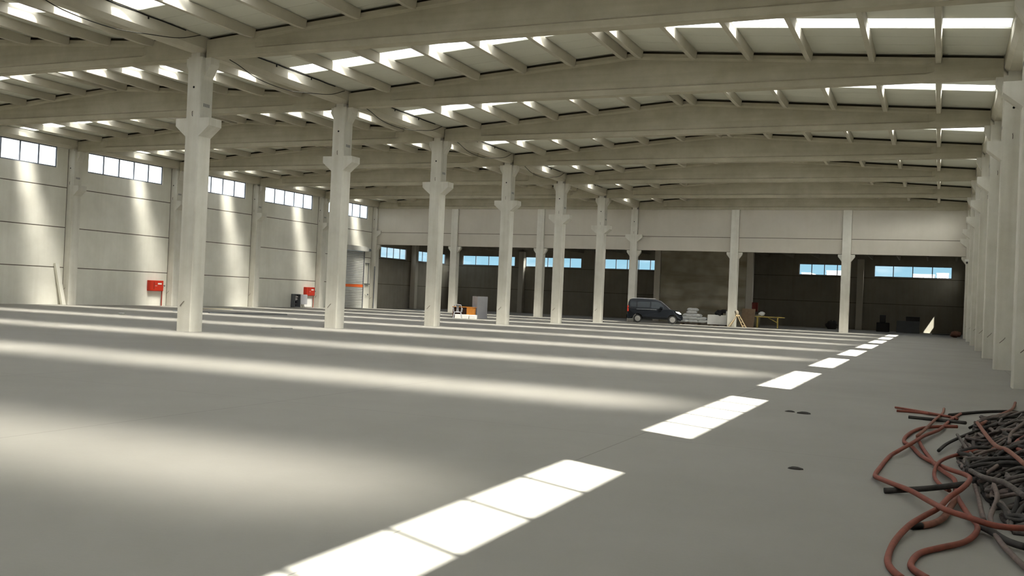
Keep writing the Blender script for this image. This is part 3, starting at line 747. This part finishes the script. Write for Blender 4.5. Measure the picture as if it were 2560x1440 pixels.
t = thing('pallet', 'low pallet under the large white tub', 'pallet', (-15.52, 71.02, 0), R_(6))
mb = MB()
for i in range(4): mb.box(.0, 1.40, i*.24, i*.24+.15, .07, .088)
mb.build('deck_board', MT['ply'], t)
for i in range(3): MB().box(i*.62, i*.62+.09, 0, .88, 0, .07).build('bearer', MT['ply'], t)
def blob(name, m, loc, r, lb, cat, seed=1, sq=(1, 1, 1)):
    random.seed(seed); ph = [random.random()*6 for _ in range(6)]; mb = MB(); secs = []
    for i in range(1, 12):
        th = math.pi*i/12; sec = []
        for j in range(16):
            q = 2*math.pi*j/16
            k = r*(1+.16*math.sin(3*q+ph[0]+th*2)+.11*math.sin(5*q+ph[1]-th*4)+.07*math.sin(9*q+ph[2]+5*th))
            sec.append((k*math.sin(th)*math.cos(q)*sq[0], k*math.sin(th)*math.sin(q)*sq[1], k*math.cos(th)*sq[2]))
        secs.append(sec)
    mb.loft(secs); return tag(mb.build(name, m, loc=loc, smooth=True), lb, cat)
blob('black_bag', MT['black'], (-14.75, 71.28, .90), .26, 'crumpled black plastic bag draped over the white tub edge', 'bag', 3, (1.15, .9, .9))
blob('black_bag', MT['black'], (-14.45, 71.34, 1.08), .17, 'smaller crumpled black bag at right corner of the tub', 'bag', 8, (1.3, .9, .8))
# trestle, boards, table
t = thing('wooden_trestle', 'pale wooden trestle with ladder-like side leaning by the column', 'trestle', (-13.15, 69.75, 0), R_(8))
MB().bar((-.05, .05, .80), (-.60, .0, 0), .07, .05).build('leg', MT['wood'], t)
MB().bar((-.05, .30, .80), (-.50, .35, 0), .07, .05).build('leg', MT['wood'], t)
MB().bar((.0, .02, .85), (.42, -.02, 0), .06, .05).build('leg', MT['wood'], t)
MB().bar((.14, .0, .85), (.64, -.02, 0), .06, .05).build('leg', MT['wood'], t)
for f in (.25, .55, .85): MB().bar((.0+.42*f, -.01, .85*(1-f)), (.14+.50*f, -.01, .85*(1-f)), .045, .04).build('rung', MT['wood'], t)
MB().bar((-.12, -.02, .84), (.12, .32, .84), .09, .09).build('top_beam', MT['wood'], t)
blob('small_sack', MT['sack2'], (-13.25, 70.0, 1.03), .13, 'crumpled tan sack sitting on top of the wooden trestle', 'sack', 11, (1, 1, 1.3))
def board(x, y, wd, h, lean, rz, m, lb):
    o = MB().loft([[(0, 0, 0), (wd, 0, 0), (wd, .025, 0), (0, .025, 0)], [(0, lean, h), (wd, lean, h), (wd, lean+.025, h), (0, lean+.025, h)]]).build('plywood_sheet', m, loc=(x, y, 0))
    o.rotation_euler = (0, 0, rz); tag(o, lb, 'board', 'boards leaning behind the trestle')
board(-13.4, 72.3, 1.0, 1.35, .35, R_(-8), MT['ply'], 'brown plywood sheet leaning just behind the wooden trestle')
board(-13.1, 73.3, .95, .95, .2, R_(-8), MT['plygrey'], 'greyish board leaning left of the yellow topped table')
t = thing('work_table', 'rough table with yellow board top in the dark opening', 'table', (-12.35, 72.2, 0), R_(6))
MB().box(0, 2.1, 0, .8, .78, .83).build('tabletop', MT['yellow'], t)
for x, y in ((.22, .08), (1.62, .08), (.12, .68), (1.62, .68)): MB().bar((x, y, 0), (x, y, .78), .07).build('leg', MT['yellow'], t)
MB().bar((.95, .08, .76), (1.60, .08, .42), .045).build('brace', MT['yellow'], t)
blob('white_bundle', MT['sack'], (-11.95, 72.7, 1.0), .19, 'pale bundle on the yellow topped table', 'bundle', 15, (1.2, 1, .85))
tag(MB().box(0, .45, 0, .12, 1.15, 1.85).build('wall_cabinet', MT['darkred'], loc=(-13.45, 77.28-.12, 0), bevel=.01), 'dark red box on rear column above the yellow table', 'cabinet')
# dim things along the rear of the opening
t = thing('machine', 'dark machine shape at rear left of the rightmost opening', 'machine', (-4.45, 80.5, 0))
MB().box(0, .95, 0, .6, 0, .72).build('base', MT['black'], t, bevel=.04)
MB().box(.22, .66, .1, .5, .72, 1.30).build('tower', MT['black'], t, bevel=.04)
t = thing('crate', 'grey crate against rear wall in rightmost opening', 'crate', (-3.0, 80.7, 0))
MB().box(0, 1.65, 0, .7, 0, .92).build('body', MT['greydark'], t, bevel=.02)
tag(MB().box(0, 1.0, 0, .6, 0, .34).build('dark_box', MT['black'], loc=(-2.35, 80.75, .92), bevel=.02), 'dark box on top of the grey crate', 'box')
blob('rubble_heap', MT['rope3'], (-7.75, 80.6, .32), .42, 'dark lump on floor left of the fourth far column', 'heap', 21, (1, .8, .8))
blob('orange_bundle', mat('dull_orange_cloth', (.20, .10, .07), .9), (1.05, 72.9, .22), .34, 'dull reddish bundle on floor by the farthest right column', 'bundle', 23, (1, .9, .6))
tag(MB().box(0, 1.35, 0, .5, 0, .05).build('dark_sheet', MT['black'], loc=(-.45, 80.2, 0)), 'flat dark sheet on floor right of the small sunlit triangle', 'sheet')
blob('dark_bucket', MT['black'], (-24.3, 82.5, .3), .30, 'dark lump at rear wall left of the van', 'bucket', 25, (1, .8, 1))
t = thing('wall_lamp', 'small white camera on the sixth right wall column', 'camera', (XR0, 62.60, 4.75))
MB().box(-.22, -.0, -.05, .05, -.08, .06).build('housing', MT['white'], t, bevel=.02)
MB().cyl((-.1, -.0, -.13), 'z', .05, .12).build('bracket', MT['black'], t)
# ------------------------------------------------------------------ hoses at the right
def smooth(P, n=6):
    P = [Vector(p) for p in P]; out_ = []
    for i in range(len(P)-1):
        p0 = P[max(i-1, 0)]; p1 = P[i]; p2 = P[i+1]; p3 = P[min(i+2, len(P)-1)]
        for j in range(n):
            t = j/n; out_.append(.5*((2*p1)+(-p0+p2)*t+(2*p0-5*p1+4*p2-p3)*t*t+(-p0+3*p1-3*p2+p3)*t**3))
    out_.append(P[-1]); return out_
HP = {
 'H1': [(0.575, 7.29, 0.113), (0.47, 7.303, 0.102), (0.366, 7.317, 0.104), (0.245, 7.375, 0.121), (0.097, 7.596, 0.116), (-0.009, 7.993, 0.09), (-0.161, 8.482, 0.076), (-0.302, 8.766, 0.068), (-0.45, 9.194, 0.041), (-0.481, 9.462, 0.021), (-0.471, 9.802, 0.021), (-0.418, 10.733, 0.022), (-0.339, 10.995, 0.058), (-0.238, 11.592, 0.066), (-0.115, 12.51, 0.061), (0.06, 13.57, 0.042), (0.198, 14.972, 0.034), (0.359, 16.267, 0.022)] ,
 'H2': [(-0.135, 5.875, 0.02), (-0.206, 6.079, 0.02), (-0.232, 6.333, 0.02), (-0.212, 6.797, 0.021), (-0.136, 7.213, 0.052), (-0.049, 7.54, 0.065), (0.046, 7.857, 0.077), (0.12, 8.222, 0.102), (0.216, 8.453, 0.147), (0.285, 9.055, 0.13), (0.257, 9.379, 0.117), (0.135, 9.819, 0.086), (0.028, 10.394, 0.043), (-0.118, 10.955, 0.031), (-0.225, 11.685, 0.026), (-0.321, 12.123, 0.023), (-0.297, 12.822, 0.024), (-0.175, 13.585, 0.027), (0.044, 13.918, 0.038), (0.264, 13.833, 0.067)] ,
 'H3': [(-0.005, 5.956, 0.02), (-0.085, 6.123, 0.02), (-0.1, 6.279, 0.02), (-0.057, 6.551, 0.021), (0.049, 6.763, 0.022), (0.191, 6.993, 0.027), (0.27, 7.257, 0.035), (0.295, 7.544, 0.044), (0.252, 7.839, 0.048), (0.207, 8.273, 0.052), (0.176, 8.722, 0.055), (0.174, 9.38, 0.061), (0.091, 9.865, 0.05), (0.01, 10.394, 0.041), (-0.115, 11.616, 0.031), (-0.188, 12.602, 0.027)] ,
 'H4': [(0.629, 10.735, 0.218), (0.467, 11.061, 0.146), (0.217, 10.861, 0.092), (0.08, 10.383, 0.089), (0.022, 9.899, 0.087), (0.014, 9.548, 0.04), (0.078, 9.047, 0.045), (0.128, 8.85, 0.05)] ,
 'H5': [(-0.062, 7.395, 0.024), (0.014, 7.512, 0.027), (0.083, 7.753, 0.033), (0.131, 8.164, 0.042), (0.183, 8.546, 0.054)] ,
 'H6': [(0.704, 9.144, 0.281), (0.629, 10.151, 0.266), (0.564, 10.628, 0.237), (0.524, 11.623, 0.21), (0.483, 13.502, 0.172)] ,
 'H7': [(-0.58, 16.414, 0.02), (-0.217, 16.068, 0.02), (0.182, 15.175, 0.06)] ,
 'H8': [(-0.54, 15.872, 0.02), (-0.251, 15.88, 0.02), (0.116, 15.641, 0.023), (0.286, 15.201, 0.035)] ,
 'H9': [(1.273, 19.166, 0.02), (1.117, 17.477, 0.04), (0.799, 15.333, 0.11), (0.515, 13.162, 0.194)] ,
 'H10': [(0.121, 16.856, 0.02), (0.099, 16.027, 0.021), (-0.007, 14.535, 0.059), (-0.081, 13.489, 0.071), (-0.185, 12.349, 0.072)] ,
 'H11': [(0.836, 10.987, 0.32), (0.753, 10.874, 0.279), (0.72, 10.454, 0.262), (0.765, 9.994, 0.282)] ,
 'B1': [(-0.366, 8.66, 0.022), (-0.055, 8.773, 0.057), (0.267, 8.91, 0.114)] ,
 'B2': [(-0.349, 15.033, 0.021), (0.01, 14.916, 0.027), (0.37, 14.367, 0.071)] ,
 'B3': [(0.189, 15.838, 0.023), (0.65, 16.779, 0.021), (1.089, 17.318, 0.02), (1.285, 17.047, 0.02)] ,
 'N1': [(-0.13, 7.329, 0.023), (-0.096, 7.362, 0.023), (-0.062, 7.395, 0.024)] ,
 'G1': [(0.304, 9.565, 0.13), (0.39, 9.063, 0.157), (0.519, 8.691, 0.187), (0.634, 8.14, 0.179)] ,
 'G2': [(0.449, 8.704, 0.155), (0.454, 8.297, 0.13), (0.404, 7.962, 0.074), (0.385, 7.715, 0.06), (0.404, 7.222, 0.043), (0.46, 6.828, 0.034), (0.521, 6.509, 0.028)] ,
 'G3': [(0.303, 7.546, 0.045), (0.379, 7.364, 0.046), (0.462, 7.132, 0.044), (0.557, 7.008, 0.046)] ,
 'G4': [(0.248, 12.82, 0.077), (0.307, 11.574, 0.094), (0.366, 10.54, 0.111), (0.418, 9.762, 0.126)] ,
 'G5': [(0.321, 9.028, 0.088), (0.334, 8.504, 0.079), (0.336, 8.018, 0.065), (0.343, 7.715, 0.055)] ,
 'G6': [(0.899, 11.884, 0.389), (0.796, 11.573, 0.341), (0.715, 11.241, 0.3), (0.667, 10.612, 0.276)] ,
 'G7': [(0.045, 11.411, 0.045), (0.127, 11.975, 0.056), (0.271, 12.504, 0.083), (0.464, 12.868, 0.14), (0.679, 12.96, 0.23), (1.134, 16.3, 0.027)] ,
}
HL = {
'H1': ('red_hose', 'hose', .021, 'red hose curving widest around the left side of the heap'),
'H2': ('red_hose', 'hose', .021, 'red hose leaving bottom of picture farthest left, looping through the heap edge'),
'H3': ('red_hose', 'hose', .020, 'red hose with the S bend at bottom, right of the longest one'),
'H4': ('red_hose', 'hose', .017, 'dark red hose forming the small inner loop on the grey heap'),
'H5': ('red_hose', 'hose2', .024, 'short pinkish hose end joined to the black nozzle'),
'H6': ('red_hose', 'hose2', .021, 'faded pink hose lying over the top of the grey heap'),
'H7': ('red_rod', 'hose', .017, 'thin straight red tube pointing left at far end, upper one'),
'H8': ('red_rod', 'hose', .019, 'thin straight red tube pointing left at far end, lower one'),
'H9': ('red_hose', 'hose2', .022, 'reddish hose end sticking up at the far end by the wall'),
'H10': ('red_hose', 'hose2', .019, 'thin dusty red hose end at the far left of the heap'),
'H11': ('red_hose', 'hose', .020, 'short red hook of hose at the right picture edge'),
'B1': ('black_pipe', 'rope3', .024, 'straight black pipe jutting left from the heap middle'),
'B2': ('black_pipe', 'rope3', .024, 'short straight black pipe at the far end of the heap'),
'B3': ('black_pipe', 'rope3', .022, 'long black pipe lying across the far end of the heap'),
'G1': ('grey_hose', 'rope', .022, 'grey hose running from heap centre to the right picture edge'),
'G2': ('grey_hose', 'rope2', .019, 'dusty mauve hose snaking down from heap to lower right corner'),
'G3': ('grey_hose', 'rope3', .024, 'thick dark hose under the red one at the lower right'),
'G4': ('grey_hose', 'rope', .018, 'grey hose along the left flank of the heap'),
'G5': ('grey_hose', 'rope2', .018, 'short mauve grey hose at the front of the heap'),
'G6': ('grey_hose', 'rope2', .018, 'pale grey hose bending on top of the heap near the wall'),
'G7': ('grey_hose', 'rope3', .018, 'dark hose outlining the far left flank of the heap'),
}
for k, (nm, m, r, lb) in HL.items():
    o = MB().tube(smooth(HP[k]), r, 10).build(nm, MT[m], smooth=True)
    tag(o, lb, 'pipe' if 'pipe' in nm or 'rod' in nm else 'hose', 'hoses and pipes strewn in the heap')
p = HP['N1']; o = MB().tube(smooth(p, 3), [.024, .026, .024, .026, .026, .024, .024], 12).build('hose_nozzle', MT['black'], smooth=True)
tag(o, 'black coupling on the end of the pinkish hose', 'nozzle')
def heap_h(x, y): return .42*math.exp(-((x-1.25)/.75)**2*1.1)*math.exp(-((y-11.2)/3.6)**4)
for mi, (m, cnt, seed) in enumerate((('rope', 60, 31), ('rope2', 30, 47), ('rope3', 75, 59))):
    random.seed(seed); mb = MB()
    for i in range(cnt):
        y = random.uniform(7.9, 15.3); x = random.uniform(.25+.05*abs(y-11), 1.36); a = random.uniform(0, 6.28)
        pts = []; r = random.uniform(.012, .021); dz = random.uniform(-.11, .015)*(1 if m != 'rope3' else 1.3); ca = random.uniform(-.35, .35)
        for j in range(random.randint(10, 20)):
            pts.append((x, y, max(r, heap_h(x, y)+r+dz+.03*math.sin(j*1.3+i))))
            ca += random.uniform(-.18, .18); ca = max(-.6, min(.6, ca)); a += ca
            nx, ny = x+.13*math.cos(a), y+.17*math.sin(a)
            lo = .22+.09*abs(ny-11)
            if nx < lo or nx > 1.40 or ny < 7.6 or ny > 15.8: a += 1.3; nx, ny = min(max(nx, lo), 1.40), min(max(ny, 7.6), 15.8)
            x, y = nx, ny
        mb.tube(smooth(pts, 3), r, 7)
    o = mb.build('tangled_hoses', MT[m], smooth=True); o['kind'] = 'stuff'
    tag(o, ('dusty grey', 'mauve grey', 'dark grey')[mi] + ' thin hoses tangled in the long heap by the right wall', 'hoses')
